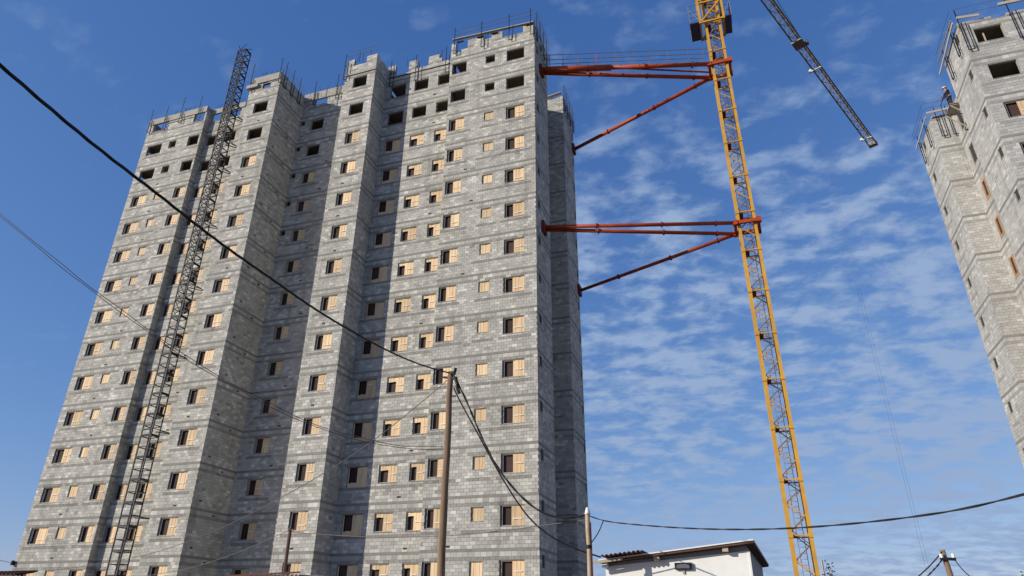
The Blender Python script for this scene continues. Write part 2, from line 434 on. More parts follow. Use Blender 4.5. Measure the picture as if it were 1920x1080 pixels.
add_front('-y', 37.0, -23.65, -17.61, 41.7, [(-23.2, -21.8, -.75, .55, ALL, 'U'), (-21.03, -19.8, -.55, .55, ALL, 'L'), (-18.97, -17.95, -.55, .55, ALL, 'L')],
          cuts=[(-22.95, -21.72, 40.55, 43), (-20.98, -19.95, 40.75, 43), (-19.0, -18.75, 41.25, 43), (-18.75, -17.7, 40.85, 43)])
add_front('-y', 36.27, -17.61, -10.70, 41.6, [(-17.43, -16.2, -.57, .57, ALL, 'std'), (-14.63, -13.85, -.27, .53, ALL, 'full'), (-12.92, -11.5, -.57, .57, ALL, 'std')],
          cuts=[(-17.25, -16.75, 40.55, 43), (-16.76, -16.2, 40.75, 43), (-14.9, -14.2, 41.2, 43), (-13.3, -11.6, 40.95, 43)])
# right-hand faces (seen) and left-hand faces (turned away)
def side(axis, P, y0, y1, top, cols=(), cuts=()):
    if axis == '+x': add_front('+x', P, y0 + .022, y1, top, cols, cuts, front=False)
    else: add_front('-x', P, -y1, -(y0 + .022), top, [(-b, -a, c, d, r_, s_) for a, b, c, d, r_, s_ in cols], cuts, front=False)
side('+x', -42.3, 37.0, 37.55, CROWN - .02)
side('+x', -33.0, 35.2, 38.6, CROWN - .3)
side('+x', -23.65, 35.15, 37.0, 41.4)
side('+x', -10.70, 36.27, 39.75, 41.6, [(36.75, 37.3, .16, .85, ALL, 'dark')], cuts=[(37.6, 38.2, 40.9, 43), (38.9, 39.4, 41.1, 43)])
side('-x', -49.0, 37.0, 48.2, CROWN - .1, [(37.4, 38.3, -.3, .55, ALL, 'open')])
side('-x', -36.05, 35.2, 37.55, CROWN - .3)
side('-x', -26.4, 35.15, 38.6, 41.4)
side('-x', -17.61, 36.27, 37.0, 41.4)
# rear wing across the light notch
side('+x', -12.05, 39.75, 44.65, 40.3)
add_front('-y', 44.65, -12.05, -10.65, 41.5, [])
side('+x', -10.65, 44.65, 48.2, 41.5, [(47.6, 48.05, .16, .85, ALL, 'dark')])
w = MB(); w.box(-48.9, -10.75, 48.0, 48.2, GZ, 41.0); w.box(-12.05, -10.72, 39.55, 39.75, GZ, 41.3)
part('rear_wall', w, M_mortar, root)
w = MB(); w.box(-48.7, -12.3, 41.0, 41.15, GZ, 39.8); w.box(-45, -44.85, 37.3, 41.0, GZ, 39.8)  # interior walls added to keep the window openings dark
for x in (-38, -33.3, -26.6, -22, -19.3, -15.4): w.box(x, x + .12, 38.9, 41.0, GZ, 39.8)
part('added_partition', w, M_slab, root)
for i in range(-1, NR):
    z = T.zc(i) - 1.725; w = MB()
    w.box(-48.79, -10.92, 38.82, 39.5, z - .07, z + .07); w.box(-48.79, -12.27, 39.5, 47.9, z - .07, z + .07)
    for (a, b, y) in [(-48.79, -42.52, 37.22), (-42.5, -36.2, 37.77), (-35.83, -33.22, 35.42), (-26.18, -23.87, 35.37), (-23.6, -17.7, 37.22), (-17.4, -10.92, 36.49)]:
        w.box(a, b, y, 38.82, z - .07, z + .07)
    part('floor_slab', w, M_slab, root)
# crown beams: pale cast beams over the unfinished top storey
for (a, b, y, z0, z1) in [(-49.0, -42.3, 36.96, 41.95, 42.6), (-42.3, -36.1, 37.5, 41.95, 42.5), (-33.0, -26.4, 38.55, 41.75, 42.6), (-35.8, -33.0, 35.15, 41.6, 42.3), (-36.3, -35.1, 35.0, 41.15, 41.5)]:
    w = MB(); w.box(a + .03, b - .03, y - .03, y + .14, z0, z1); part('crown_beam', w, M_crown, root)
w = MB(); w.box(-26.45, -23.6, 35.06, 35.14, 39.72, 39.86); part('crown_ledge', w, M_crown, root)
w = MB(); w.box(-23.6, -17.6, 36.94, 36.985, 40.3, 40.36); part('crown_ledge', w, M_dark, root)
w = MB(); w.box(-33.0 + .003, -32.93, 35.2, 38.5, 41.15, 41.3); part('crown_ledge', w, M_beam, root)
# plank laid on props along the highest parapet, small plank over the rear wing
w = MB(); w.bar((-17.5, 36.2, 41.95), (-10.72, 36.2, 41.62), .2, .07); part('parapet_plank', w, M_plank, root)
w = MB(); w.bar((-12.1, 44.5, 41.55), (-10.75, 44.5, 41.75), .25, .07); part('parapet_plank', w, M_plank, root)
for x in (-16.9, -15.2, -14.0, -11.2):
    w = MB(); w.box(x - .2, x + .35, 36.12, 36.24, 41.5, 41.58); part('plank_prop', w, M_dark, root)
# guard brackets: a post above the crown and a pair of rods hooked down the face
def bracket_mesh(up, down):
    b = MB()
    b.bar((0, -.10, -down), (0, -.10, up), .045); b.bar((.32, -.10, -down), (.32, -.10, .1), .04)
    b.bar((0, -.10, -down), (.32, -.10, -down), .04); b.bar((0, -.10, -.1), (0, .1, -.1), .04)
    b.bar((.32, -.10, -down + .3), (.32, .0, -down + .3), .04)
    return b.mesh('guard_bracket', M_steel)
BR = [bracket_mesh(1.5, 1.3), bracket_mesh(1.1, 1.7), bracket_mesh(2.0, 1.1)]
for (x, y, z, k, rz) in [(-48.9, 36.95, 42.3, 0, 0), (-47.1, 36.95, 42.3, 0, 0), (-45.3, 36.95, 42.4, 2, 0), (-43.2, 36.95, 42.4, 0, 0),
                     (-40.9, 37.5, 42.4, 0, 0), (-37.6, 37.5, 42.4, 1, 0), (-36.0, 35.15, 42.0, 2, 0), (-33.05, 35.15, 42.3, 0, 0),
                     (-31.9, 38.55, 42.4, 0, 0), (-29.6, 38.55, 42.5, 0, 0), (-26.5, 35.1, 41.0, 1, 0), (-23.3, 36.95, 41.0, 1, 0), (-21.0, 36.95, 41.0, 1, 0),
                     (-18.3, 36.9, 41.0, 1, 0), (-17.3, 36.2, 41.6, 0, 0), (-15.0, 36.2, 41.6, 0, 0), (-12.7, 36.2, 41.6, 0, 0), (-10.95, 36.2, 41.6, 0, 0)]:
    place('guard_bracket', BR[k], root, (x, y, z), rz)
for y in (36.6, 37.6, 38.6, 39.5): place('guard_bracket', BR[0], root, (-10.72, y, 41.5), math.pi / 2)
for y in (44.9, 45.9, 46.9, 47.9): place('guard_bracket', BR[0], root, (-10.67, y, 41.4), math.pi / 2)
for y in (35.6, 36.6, 37.6): place('guard_bracket', BR[0], root, (-33.02, y, 42.3), math.pi / 2)
# rails and netting hung on the posts of the right-hand edges
def net(x, y0, y1, z0, z1, sx=0.0):
    n_ = MB(); k = 0; st = .34
    y = y0
    while y <= y1 + .01: n_.bar((x, y, z0), (x + sx, y, z1), .012); y += st
    z = z0
    while z <= z1 + .01: n_.bar((x + sx * (z - z0) / (z1 - z0), y0, z), (x + sx * (z - z0) / (z1 - z0), y1, z), .012); z += .3
    part('guard_net', n_, M_wire, root)
net(-10.5, 36.3, 39.9, 40.6, 43.0); net(-10.45, 44.7, 48.3, 40.2, 42.6); net(-32.85, 35.4, 38.3, 42.2, 43.1)
def railx(x0, x1, y, z): 
    for h in (0, .45):
        n_ = MB(); n_.bar((x0, y, z + h), (x1, y, z + h), .025); part('guard_rail', n_, M_wire, root)
railx(-17.3, -10.7, 36.15, 42.4); railx(-26.4, -23.7, 35.1, 41.9)
# debris ledges and rusty putlog stubs scattered on every storey
pm = MB(); pm.box(-.11, .11, -.02, .02, -.045, .045); pm = pm.mesh('putlog_stub', M_dark)
for i in range(0, 14):
    for (a, P, n_) in [(-45.6, 37.0, 1), (-38.6, 37.55, 1), (-34.6, 35.2, 1), (-30.0, 38.6, 1), (-25.1, 35.15, 1), (-19.2, 37.0, 1), (-15.6, 36.27, 1)]:
        if rnd() < .55: place('putlog_stub', pm, root, (a + random.uniform(-.4, .4), P, T.zc(i) - 1.45 + random.uniform(-.1, .1)))
    place('putlog_stub', pm, root, (-33.0, 35.9, T.zc(i) - 1.2), math.pi / 2); place('putlog_stub', pm, root, (-33.0, 37.3, T.zc(i) - 1.95), math.pi / 2)
sb_ = []
for k_ in range(3):
    b_ = MB(); b_.bar((0, 0, -.1), (.02 * k_, 0, .45), .02); b_.bar((.02 * k_, 0, .45), (.10 + .05 * k_, .03, .75), .02); sb_.append(b_.mesh('starter_bar', M_steel))
for (x0_, x1_, y_, z_) in [(-48.8, -42.5, 37.1, 42.55), (-42.0, -36.3, 37.6, 42.5), (-32.8, -26.6, 38.7, 42.5), (-35.6, -33.1, 35.3, 42.25), (-26.2, -23.8, 35.25, 41.3), (-23.4, -17.8, 37.1, 41.5), (-17.3, -10.9, 36.4, 41.3)]:
    for _ in range(6): place('starter_bar', random.choice(sb_), root, (random.uniform(x0_, x1_), y_, z_), random.uniform(0, 6.28))
CAMD = Vector((0, 0, 0))
def near_score(it):
    q, d0, tone, axis, P = it
    c = Vector(mapper(axis, P)((q[0] + q[1]) / 2, 0, (q[2] + q[3]) / 2))
    return c.length + (1000 if c.z < 2.4 else 0)
T.finish(300, near_score)

# ------------------------------------------------------------------ second tower on the right
root2 = thing('unfinished_tower', 'second block-built tower cut by the right edge of the picture, its left faces in sun', 'apartment tower', (22, 42, GZ))
main_root = root
T2 = Tower(root2, 31.24, 12, M_block2, M_mortar2)
def add2(axis, P, ua, ub, top, cols, cuts=(), front=False):
    ops = []
    for (a, b, za, zb, rows, style) in cols:
        for i in rows:
            o = (a, b, T2.zc(i) + za, T2.zc(i) + zb); ops.append(o)
            T2.window(axis, P, o, style if style == 'dark' else ('dark' if i <= 1 and style == 'slot' else ('open' if i <= 1 else style)))
    T2.facade(axis, P, ua, ub, ops + list(cuts), top, front=front)
A2 = range(0, 12)
add2('-y', 36.3, 15.73, 30.0, 32.5, [(16.42, 17.88, -.57, .57, A2, 'std'), (19.1, 19.9, -.27, .53, A2, 'full'), (21.2, 22.6, -.57, .57, A2, 'std')], cuts=[(17.5, 18.3, 32.3, 33)], front=True)
add2('-x', 15.73, -39.65, -36.322, 32.4, [(-37.25, -36.72, .16, .85, A2, 'dark')])
add2('-x', 17.07, -44.75, -39.65, 32.3, [(-44.0, -43.25, -1.27, .12, A2, 'slot')])
add2('-y', 44.75, 15.73, 17.07, 32.0, [])
add2('-x', 15.73, -48.2, -44.772, 32.0, [(-47.55, -47.0, -.1, .6, A2, 'dark')])
w = MB(); w.box(15.75, 30, 48.0, 48.2, GZ, 32.0); w.box(29.8, 30, 36.5, 48, GZ, 32.0); w.box(15.75, 17.2, 39.45, 39.64, GZ, 32.2)
part('rear_wall', w, M_mortar, root2)
w = MB(); w.box(17.4, 29.8, 41.0, 41.15, GZ, 32.0); w.box(18.6, 18.72, 36.6, 41.0, GZ, 32.0); w.box(17.3, 29, 42.5, 42.6, GZ, 32); part('added_partition', w, M_slab, root2)  # inner walls added so the openings stay dark
for i in range(-1, 12):
    z = T2.zc(i) - 1.725; w = MB()
    w.box(15.95, 29.7, 36.52, 39.4, z - .07, z + .07); w.box(17.29, 29.7, 39.4, 47.9, z - .07, z + .07); w.box(15.95, 17.29, 44.97, 47.9, z - .07, z + .07)
    part('floor_slab', w, M_slab, root2)
# open wooden prop in the top window, planks and brackets of the crown
w = MB(); w.bar((16.95, 36.6, 30.6), (16.95, 36.6, 31.6), .06); part('timber_prop', w, M_plank, root2)
for (a, b, s_) in [((15.75, 36.1, 32.75), (16.9, 36.1, 32.62), .16), ((18.0, 36.1, 33.1), (19.9, 36.1, 33.05), .18), ((15.5, 36.2, 32.5), (15.5, 40.2, 32.1), .16), ((15.55, 36.4, 32.9), (15.55, 39.9, 32.9), .05),
                   ((15.6, 44.6, 32.45), (17.2, 44.6, 32.55), .16), ((15.5, 44.7, 32.2), (15.5, 48.3, 32.1), .14)]:
    w = MB(); w.bar(a, b, .05, s_); part('parapet_plank', w, M_plank, root2)
B2 = [bracket_mesh(1.2, 2.0), bracket_mesh(.9, 1.6)]
for (x, y, z, k, rz) in [(15.78, 36.24, 32.2, 0, 0), (18.4, 36.24, 32.3, 0, 0), (15.68, 38.9, 32.0, 1, -math.pi / 2), (15.68, 37.1, 32.2, 1, -math.pi / 2), (16.1, 44.7, 31.9, 1, 0), (16.8, 44.7, 31.9, 1, 0), (15.66, 45.6, 31.8, 1, -math.pi / 2), (15.66, 47.6, 31.8, 1, -math.pi / 2)]:
    place('guard_bracket', B2[k], root2, (x, y, z), rz)
for (a, b) in [((15.7, 36.15, 33.0), (20.5, 36.15, 33.0)), ((15.7, 36.15, 33.5), (20.5, 36.15, 33.5)), ((15.55, 36.2, 33.0), (15.55, 40, 33.0)), ((15.55, 36.2, 33.5), (15.55, 40, 33.5)),
               ((15.6, 44.6, 32.9), (17.1, 44.6, 32.9)), ((15.6, 44.6, 33.3), (17.1, 44.6, 33.3)), ((15.5, 44.7, 32.9), (15.5, 48.3, 32.9)), ((15.5, 44.7, 33.3), (15.5, 48.3, 33.3))]:
    n_ = MB(); n_.bar(a, b, .02); part('guard_rail', n_, M_wire, root2)
def near2(it):
    q, d0, tone, axis, P = it
    c = Vector(mapper(axis, P)((q[0] + q[1]) / 2, 0, (q[2] + q[3]) / 2))
    return (c.x - 15.7) * 1.0 + abs(c.z - 27) + (100 if c.x > 19.5 or c.z < 20 else 0)
T2.finish(300, near2)
# worker on a plank platform in the light notch of the second tower
pf = thing('work_platform', 'plank work platform with pale props in the notch of the right tower', 'platform', (16.4, 41.7, 30.35))
for k_ in range(3):
    w = MB(); w.box(15.85 + k_ * .24, 16.07 + k_ * .24, 41.2, 42.5, 30.36, 30.40); part('plank', w, M_plank, pf)
for y in (41.3, 42.4):
    w = MB(); w.bar((15.8, y, 30.31), (17.05, y, 30.31), .06); part('bearer', w, M_plank, pf)
    w = MB(); w.bar((15.9, y, 30.28), (17.06, y, 28.9), .06); part('prop', w, M_plank, pf)
w = MB(); w.bar((15.8, 41.2, 31.3), (15.8, 42.5, 31.3), .03); part('handrail', w, M_steel, pf)
for y in (41.25, 42.45):
    w = MB(); w.bar((15.8, y, 30.3), (15.8, y, 31.35), .03); part('rail_post', w, M_steel, pf)
def skin(name, verts, edges, radii, m, parent, root=0):
    me = bpy.data.meshes.new(name); me.from_pydata(verts, edges, []); me.materials.append(m)
    o = obj(name, me, parent)
    mod = o.modifiers.new('skin', 'SKIN'); mod.use_smooth_shade = True
    for i_, r_ in enumerate(radii):
        v = me.skin_vertices[0].data[i_]; v.radius = (r_, r_) if not isinstance(r_, tuple) else r_; v.use_root = (i_ == root)
    sb = o.modifiers.new('subdivision', 'SUBSURF'); sb.levels = 1; sb.render_levels = 1
    return o
pr = thing('person', 'worker in white helmet and dark jacket leaning on the rail of the right tower platform', 'person', (16.15, 41.75, 30.40))
pr.rotation_euler.z = math.radians(-90)      # faces the open side of the notch (local -y is forward)
M_skin = mat('skin', (0.42, 0.25, 0.17), 0.6, var=.1, scale=10); M_jacket = mat('dark_jacket', (0.045, 0.045, 0.055), 0.85, var=.3, scale=9); M_trouser = mat('dark_trousers', (0.035, 0.035, 0.04), 0.9, var=.3, scale=9)
BV = [(0, 0, .95), (0, .01, 1.15), (0, -.02, 1.38), (0, -.05, 1.50), (0, -.08, 1.60), (0, -.09, 1.70)]; BE = [(0, 1), (1, 2), (2, 3), (3, 4), (4, 5)]; BRd = [.12, .115, .12, .055, .075, .08]
JV = [(0, 0, .93), (0, .01, 1.13), (0, -.02, 1.36), (0, -.04, 1.44)]; JE = [(0, 1), (1, 2), (2, 3)]; JR = [.15, .135, .15, .075]
TV = [(0, 0, .95)]; TE = []; TR_ = [.14]
def add(V, E, Rr, chain, radii, start):
    p = start
    for q, r_ in zip(chain, radii): V.append(q); Rr.append(r_); E.append((p, len(V) - 1)); p = len(V) - 1
    return p
for s_ in (-1, 1):
    add(BV, BE, BRd, [(s_ * .17, -.02, 1.39), (s_ * .24, -.16, 1.14), (s_ * .19, -.40, .97)], [.055, .042, .03], 2)
    wrist = len(BV) - 1
    palm = add(BV, BE, BRd, [(s_ * .18, -.46, .94)], [.032], wrist)
    for fi, (fx, ln) in enumerate(((-.03, .075), (-.01, .085), (.01, .08), (.03, .065))):
        add(BV, BE, BRd, [(s_ * .18 + fx, -.46 - ln * .6, .935), (s_ * .18 + fx, -.46 - ln * .8, .90)], [.010, .008], palm)
    add(BV, BE, BRd, [(s_ * .18 - s_ * .045, -.46, .925), (s_ * .18 - s_ * .05, -.49, .90)], [.012, .010], wrist)
    add(BV, BE, BRd, [(s_ * .09, 0, .88), (s_ * .11, -.02, .50), (s_ * .12, .03, .10), (s_ * .12, -.10, .035)], [.09, .06, .045, .035], 0)
    add(JV, JE, JR, [(s_ * .18, -.02, 1.39), (s_ * .245, -.16, 1.14), (s_ * .20, -.37, .985)], [.075, .06, .048], 2)
    add(TV, TE, TR_, [(s_ * .09, 0, .86), (s_ * .11, -.02, .50), (s_ * .12, .03, .12)], [.105, .08, .07], 0)
body = skin('body', BV, BE, BRd, M_skin, pr); skin('jacket', JV, JE, JR, M_jacket, pr); skin('trousers', TV, TE, TR_, M_trouser, pr)
hm = MB(); 
for i_ in range(7):
    a0, a1 = math.pi / 2 * i_ / 7, math.pi / 2 * (i_ + 1) / 7
    for k_ in range(16):
        b0, b1 = 2 * math.pi * k_ / 16, 2 * math.pi * (k_ + 1) / 16
        P_ = lambda a, b: (.125 * math.cos(a) * math.cos(b), -.09 + .145 * math.cos(a) * math.sin(b), 1.70 + .13 * math.sin(a))
        hm.quad([P_(a0, b0), P_(a0, b1), P_(a1, b1), P_(a1, b0)])
for k_ in range(16):
    b0, b1 = 2 * math.pi * k_ / 16, 2 * math.pi * (k_ + 1) / 16
    Q_ = lambda r_, b: (.125 * r_ * math.cos(b), -.09 + .145 * r_ * math.sin(b), 1.70 - (r_ - 1) * .06)
    hm.quad([Q_(1.0, b0), Q_(1.22, b0), Q_(1.22, b1), Q_(1.0, b1)])
obj('helmet', hm.mesh('helmet', M_white, True), pr)
fc = MB(); fc.tube([(0, -.165, 1.645), (0, -.19, 1.62)], .016, 6, .02); fc.bar((-.03, -.158, 1.585), (.03, -.158, 1.585), .012)
for x in (-.034, .034): fc.tube([(x, -.160, 1.655), (x, -.172, 1.655)], .012, 6)
obj('face', fc.mesh('face', M_skin, True), pr)
# ------------------------------------------------------------------ tower crane
CX0, CX1, CY0, CY1 = 1.83, 3.00, 41.3, 42.47
crane = thing('tower_crane', 'yellow lattice tower crane tied to the tower with its jib reaching to upper right', 'crane', (2.39, 41.85, GZ))
MT = 58.0
chord = MB(); chord.box(-.095, .095, -.095, .095, 0, MT - GZ); chord = chord.mesh('mast_chord', M_yellow)
for x in (CX0 + .08, CX1 - .08):
    for y in (CY0 + .08, CY1 - .08): place('mast_chord', chord, crane, (x, y, GZ))
PZ = 1.467; W_ = CX1 - CX0
hz = MB(); hz.bar((-W_ / 2 + .16, 0, 0), (W_ / 2 - .16, 0, 0), .07); hz = hz.mesh('horizontal_brace', M_yellow)
dg = []
for s_ in (1, -1):
    m = MB(); m.bar((-s_ * (W_ / 2 - .17), 0, 0), (s_ * (W_ / 2 - .17), 0, .74), .05); dg.append((m.mesh('diagonal_brace', M_brace), m.mesh('diagonal_brace', M_yellow)))
joint = MB(); joint.box(-.12, .12, -.12, .12, -.12, .12); joint = joint.mesh('joint_plate', M_yellow)
xm, ym = (CX0 + CX1) / 2, (CY0 + CY1) / 2
k = 0; z = 3.13 - PZ * 3
faces = [((xm, CY0 + .05), 0.0), ((xm, CY1 - .05), 0.0), ((CX0 + .05, ym), math.pi / 2), ((CX1 - .05, ym), math.pi / 2)]
while z < MT - 1.5:
    for fi, ((x, y), rz) in enumerate(faces):
        if z < 49: 
            if k % 2 == 0: place('horizontal_brace', hz, crane, (x, y, z - .25), rz)
            place('diagonal_brace', dg[0][0 if fi == 0 else 1], crane, (x, y, z), rz)
            if fi != 2: place('diagonal_brace', dg[1][0 if k % 2 else 1], crane, (x, y, z + .72), rz)
    if k % 2 == 0 and z < 49:
        for x in (CX0 + .08, CX1 - .08): place('joint_plate', joint, crane, (x, CY0 + .06, z - .25))
    z += PZ; k += 1
lad = MB()
for x in (2.25, 2.6): lad.bar((x, 42.0, GZ), (x, 42.0, 56), .035)
zz_ = GZ
while zz_ < 50: lad.bar((2.25, 42.0, zz_), (2.6, 42.0, zz_), .02); zz_ += .3
part('ladder', lad, M_grey, crane)
ld = MB(); ld.box(CX0 + .17, CX0 + .55, CY0 + .17, CY1 - .17, 0, .04); ld.box(CX0 + .17, CX1 - .17, CY0 + .14, CY0 + .18, -.05, .09); 
z = 4.34 - 2.933 * 2
while z < 50:
    l2 = MB(); l2.box(CX0 + .17, CX0 + .45, CY0 + .2, CY1 - .2, z, z + .03); l2.box(CX0 + .17, CX0 + .22, CY0 + .17, CY1 - .3, z - .10, z); l2.bar((CX0 + .2, CY1 - .2, z), (CX1 - .2, CY1 - .2, z), .06)
    part('landing', l2, M_red, crane); z += 2.933
# climbing cage near the top
cg = MB()
for x in (1.5, 3.28):
    for y in (40.95, 42.75): cg.bar((x, y, 42.2), (x, y, 47.0), .16)
for z in (42.3, 44.4, 46.6):
    for y in (40.95, 42.75): cg.bar((1.5, y, z), (3.28, y, z), .14)
    for x in (1.5, 3.28): cg.bar((x, 40.95, z), (x, 42.75, z), .14)
for (a, b) in [((1.55, 42.35), (3.2, 44.3)), ((3.2, 44.5), (1.55, 46.5))]:
    for y in (40.93, 42.77): cg.bar((a[0], y, a[1]), (b[0], y, b[1]), .12)
part('climbing_frame', cg, M_yellow, crane)
for (x0, x1) in [(.72, 1.45), (3.33, 3.85)]:
    c = MB()
    c.box(x0, x1, 40.9, 42.8, 42.35, 42.42)
    c.box(x0, x0 + .03, 40.9, 42.8, 42.42, 43.7) if x0 < 2 else c.box(x1 - .03, x1, 40.9, 42.8, 42.42, 43.7)
    c.box(x0, x1, 42.77, 42.8, 42.42, 43.7)
    for zz_ in (42.42, 43.0, 43.55): c.bar((x0, 40.9, zz_), (x1, 40.9, zz_), .03)
    cage = part('cage_platform', c, M_blue, crane)
    rl = MB()
    for y in (40.88, 42.82):
        rl.bar((x0, y, 44.3), (x1, y, 44.3), .05); rl.bar((x0 if x0 < 2 else x1, y, 42.4), (x0 if x0 < 2 else x1, y, 44.3), .05)
        rl.bar((x0 if x0 < 2 else x1, y, 43.9), (x1 if x0 < 2 else x0, y, 42.5), .05)
    xs = x0 if x0 < 2 else x1
    rl.bar((xs, 40.88, 44.3), (xs, 42.82, 44.3), .05); rl.bar((xs, 40.88, 43.7), (xs, 42.82, 43.7), .05)
    part('cage_railing', rl, M_grey, crane)
# slewing unit, cab, counter-jib and jib
DJ = Vector((20.2, 43.8, 0)).normalized(); C0 = Vector((2.39, 41.85, 59.0)); PJ = Vector((-DJ.y, DJ.x, 0))
c = MB(); c.tube([(2.39, 41.85, 57.8), (2.39, 41.85, 58.8)], 1.0, 16); part('slewing_ring', c, M_yellow, crane)
c = MB(); c.bar(C0 + PJ * -1.4 + Vector((0, 0, -1.6)), C0 + PJ * -1.4 + DJ * 1.8 + Vector((0, 0, -1.6)), 1.2, 1.9); part('operator_cab', c, M_white, crane)
c = MB(); 
for s_ in (-1, 1): c.bar(C0 + PJ * .5 * s_, C0 - DJ * 13 + PJ * .5 * s_, .2, .3)
part('counter_jib', c, M_yellow, crane)
c = MB(); c.bar(C0 - DJ * 11 + Vector((0, 0, -.9)), C0 - DJ * 13 + Vector((0, 0, -.9)), 1.1, 2.0); part('counterweight', c, M_greyp, crane)
c = MB()
for s_ in (-1, 1):
    for q in (-1, 1): c.bar(C0 + PJ * .5 * s_ + DJ * .5 * q, C0 + Vector((0, 0, 7)) + PJ * .1 * s_, .15)
part('tower_head', c, M_yellow, crane)
JL = 48.6; HW = .46; TH = .95
j = MB()
def jp(t, s_, h): return C0 + DJ * t + PJ * (s_ * HW) + Vector((0, 0, h))
j.bar(jp(.6, 1, 0), jp(JL, 1, 0), .13); j.bar(jp(.6, -1, 0), jp(JL, -1, 0), .13); j.bar(jp(.6, 0, TH), jp(JL - .5, 0, TH), .16)
part('jib_chord', j, M_jib, crane)
j = MB(); t = .6; k = 0
while t < JL - .8:
    for s_ in (-1, 1): j.bar(jp(t, s_, 0), jp(t + .6, 0, TH), .055); j.bar(jp(t + .6, 0, TH), jp(t + 1.2, s_, 0), .055)
    j.bar(jp(t, -1, 0), jp(t, 1, 0), .05); j.bar(jp(t, -1 if k % 2 else 1, 0), jp(t + 1.2, 1 if k % 2 else -1, 0), .045)
    t += 1.2; k += 1
part('jib_lacing', j, M_jib, crane)
c = MB()
for s_ in (0,): c.bar(C0 + Vector((0, 0, 6.9)), jp(30, 0, TH), .05); c.bar(C0 + Vector((0, 0, 6.9)), jp(16, 0, TH), .05); c.bar(C0 + Vector((0, 0, 6.9)), C0 - DJ * 12, .05)
part('pendant_bar', c, M_jib, crane)
TR = (Vector((12.4, 63.4, 59.0)) - C0).dot(DJ)
c = MB(); c.bar(jp(TR - .7, 0, -.28), jp(TR + .7, 0, -.28), 1.15, .2); c.bar(jp(TR + .3, -1.5, -.1), jp(TR + .8, -1.5, -.1), .4, .4); part('trolley', c, M_jib, crane)
c = MB()
for tt in (10.0,): c.bar(jp(TR - tt, .2, -.1), jp(TR - tt + .8, .2, -.1), .5, .4)
part('motor_cover', c, M_yellow, crane)
for tt in (TR + 5.3, JL - 2.2):
    c = MB(); c.tube([jp(tt, 1.6, -.15), jp(tt + .1, 1.6, .15)], .2, 8); c.bar(jp(tt, -1.2, -.12), jp(tt, 1.6, -.12), .16); part('jib_lamp', c, M_white, crane)
c = MB(); c.bar(jp(JL - .3, 0, .1), jp(JL + .3, 0, .1), 1.1, .5); part('jib_tip', c, M_jib, crane)
tp = jp(TR, 0, -.5)
c = MB()
for s_ in (-.14, .14): c.tube([tp + PJ * s_, Vector((tp.x, tp.y, 3.2)) + PJ * s_ * .8], .006, 5)
part('hoist_rope', c, M_wire, crane)
c = MB(); c.box(tp.x - .2, tp.x + .2, tp.y - .1, tp.y + .1, 2.4, 3.2); c.tube([(tp.x, tp.y, 2.4), (tp.x, tp.y, 2.0), (tp.x + .12, tp.y, 1.85), (tp.x + .22, tp.y, 2.0)], .04, 6); part('hook_block', c, M_yellow, crane)

# ------------------------------------------------------------------ crane ties
def tie(zt, yfr, label, walkway):
    t_ = thing('crane_tie', label, 'crane tie', (-10.7, 38.0, zt), 'orange ties between the tower and the crane mast')
    c = MB(); a, b, cc, d = CX0 - .16, CX1 + .16, CY0 - .16, CY1 + .16
    for (p, q) in [((a, cc), (b, cc)), ((a, d), (b, d)), ((a, cc), (a, d)), ((b, cc), (b, d))]: c.bar((p[0], p[1], zt), (q[0], q[1], zt), .18, .24)
    for p in ((a, cc), (a, d), (b, cc), (b, d)): c.box(p[0] - .15, p[0] + .15, p[1] - .15, p[1] + .15, zt - .18, zt + .18)
    part('collar', c, M_orange, t_)
    r_ = .155 if walkway else .13
    ends = [((-10.62, 37.75, zt + .02), (a, cc, zt)), ((-10.62, 38.05, zt - .02), (a, d, zt)), ((-10.58, 48.0, zt), (a, d + .02, zt))]
    for i_, (p, q) in enumerate(ends):
        c = MB(); p = Vector(p); q = Vector(q)
        rr_ = r_ * (1.25 if (walkway and i_ == 0) else 1.0)
        if walkway and i_ == 0:
            m_ = p.lerp(q, .42); c.tube([p, m_], .24, 10); c.tube([m_, q], .155, 10)
        else: c.tube([p, q], rr_, 10)
        s_ = part('strut', c, M_orange, t_, smooth=True)
        dd = (q - p).normalized()
        for u in (.28, .62, .9):
            fl = MB(); fl.tube([p.lerp(q, u) - dd * .04, p.lerp(q, u) + dd * .04], rr_ + .07, 10); part('flange', fl, M_red, s_)
    if walkway:
        c = MB(); c.tube([Vector((-5.6, 39.0, zt - .1)), Vector((a, 41.9, zt - .1))], .07, 8); part('strut', c, M_orange, t_)
    for (x, y) in ((-10.62, 37.9), (-10.58, 48.0)):
        c = MB(); c.box(x - .09, x + .12, y - .45, y + .35, zt - .4, zt + .4); part('wall_bracket', c, M_red, t_)
    if walkway:
        P0, P1 = Vector((-10.5, 37.5, zt + .25)), Vector((1.7, 40.8, zt + .25))
        c = MB()
        off = Vector((-.25, .9, 0))
        c.bar(P0 + off * .35, P1 + off * .35, .03, .05)
        part('walkway_edge', c, M_grey, t_)
        c = MB()
        for o_ in (Vector((0, 0, 0)), off):
            for h in (.5, 1.0): c.bar(P0 + o_ + Vector((0, 0, h)), P1 + o_ + Vector((0, 0, h)), .032)
        part('handrail', c, M_wire, t_)
        for u in (.05, .13, .22, .33, .45, .56, .66, .76, .88, .97):
            c = MB(); q = P0.lerp(P1, u)
            for o_ in (Vector((0, 0, 0)), off): c.bar(q + o_ - Vector((0, 0, .1)), q + o_ + Vector((0, 0, 1.0)), .04)
            part('rail_post', c, M_orange if u in (.13, .33) else M_wire, t_)
tie(38.1, 37.75, 'upper orange crane tie with handrailed walkway near the top of the tower', True)
tie(24.0, 37.75, 'lower orange crane tie without walkway halfway up the crane mast', False)

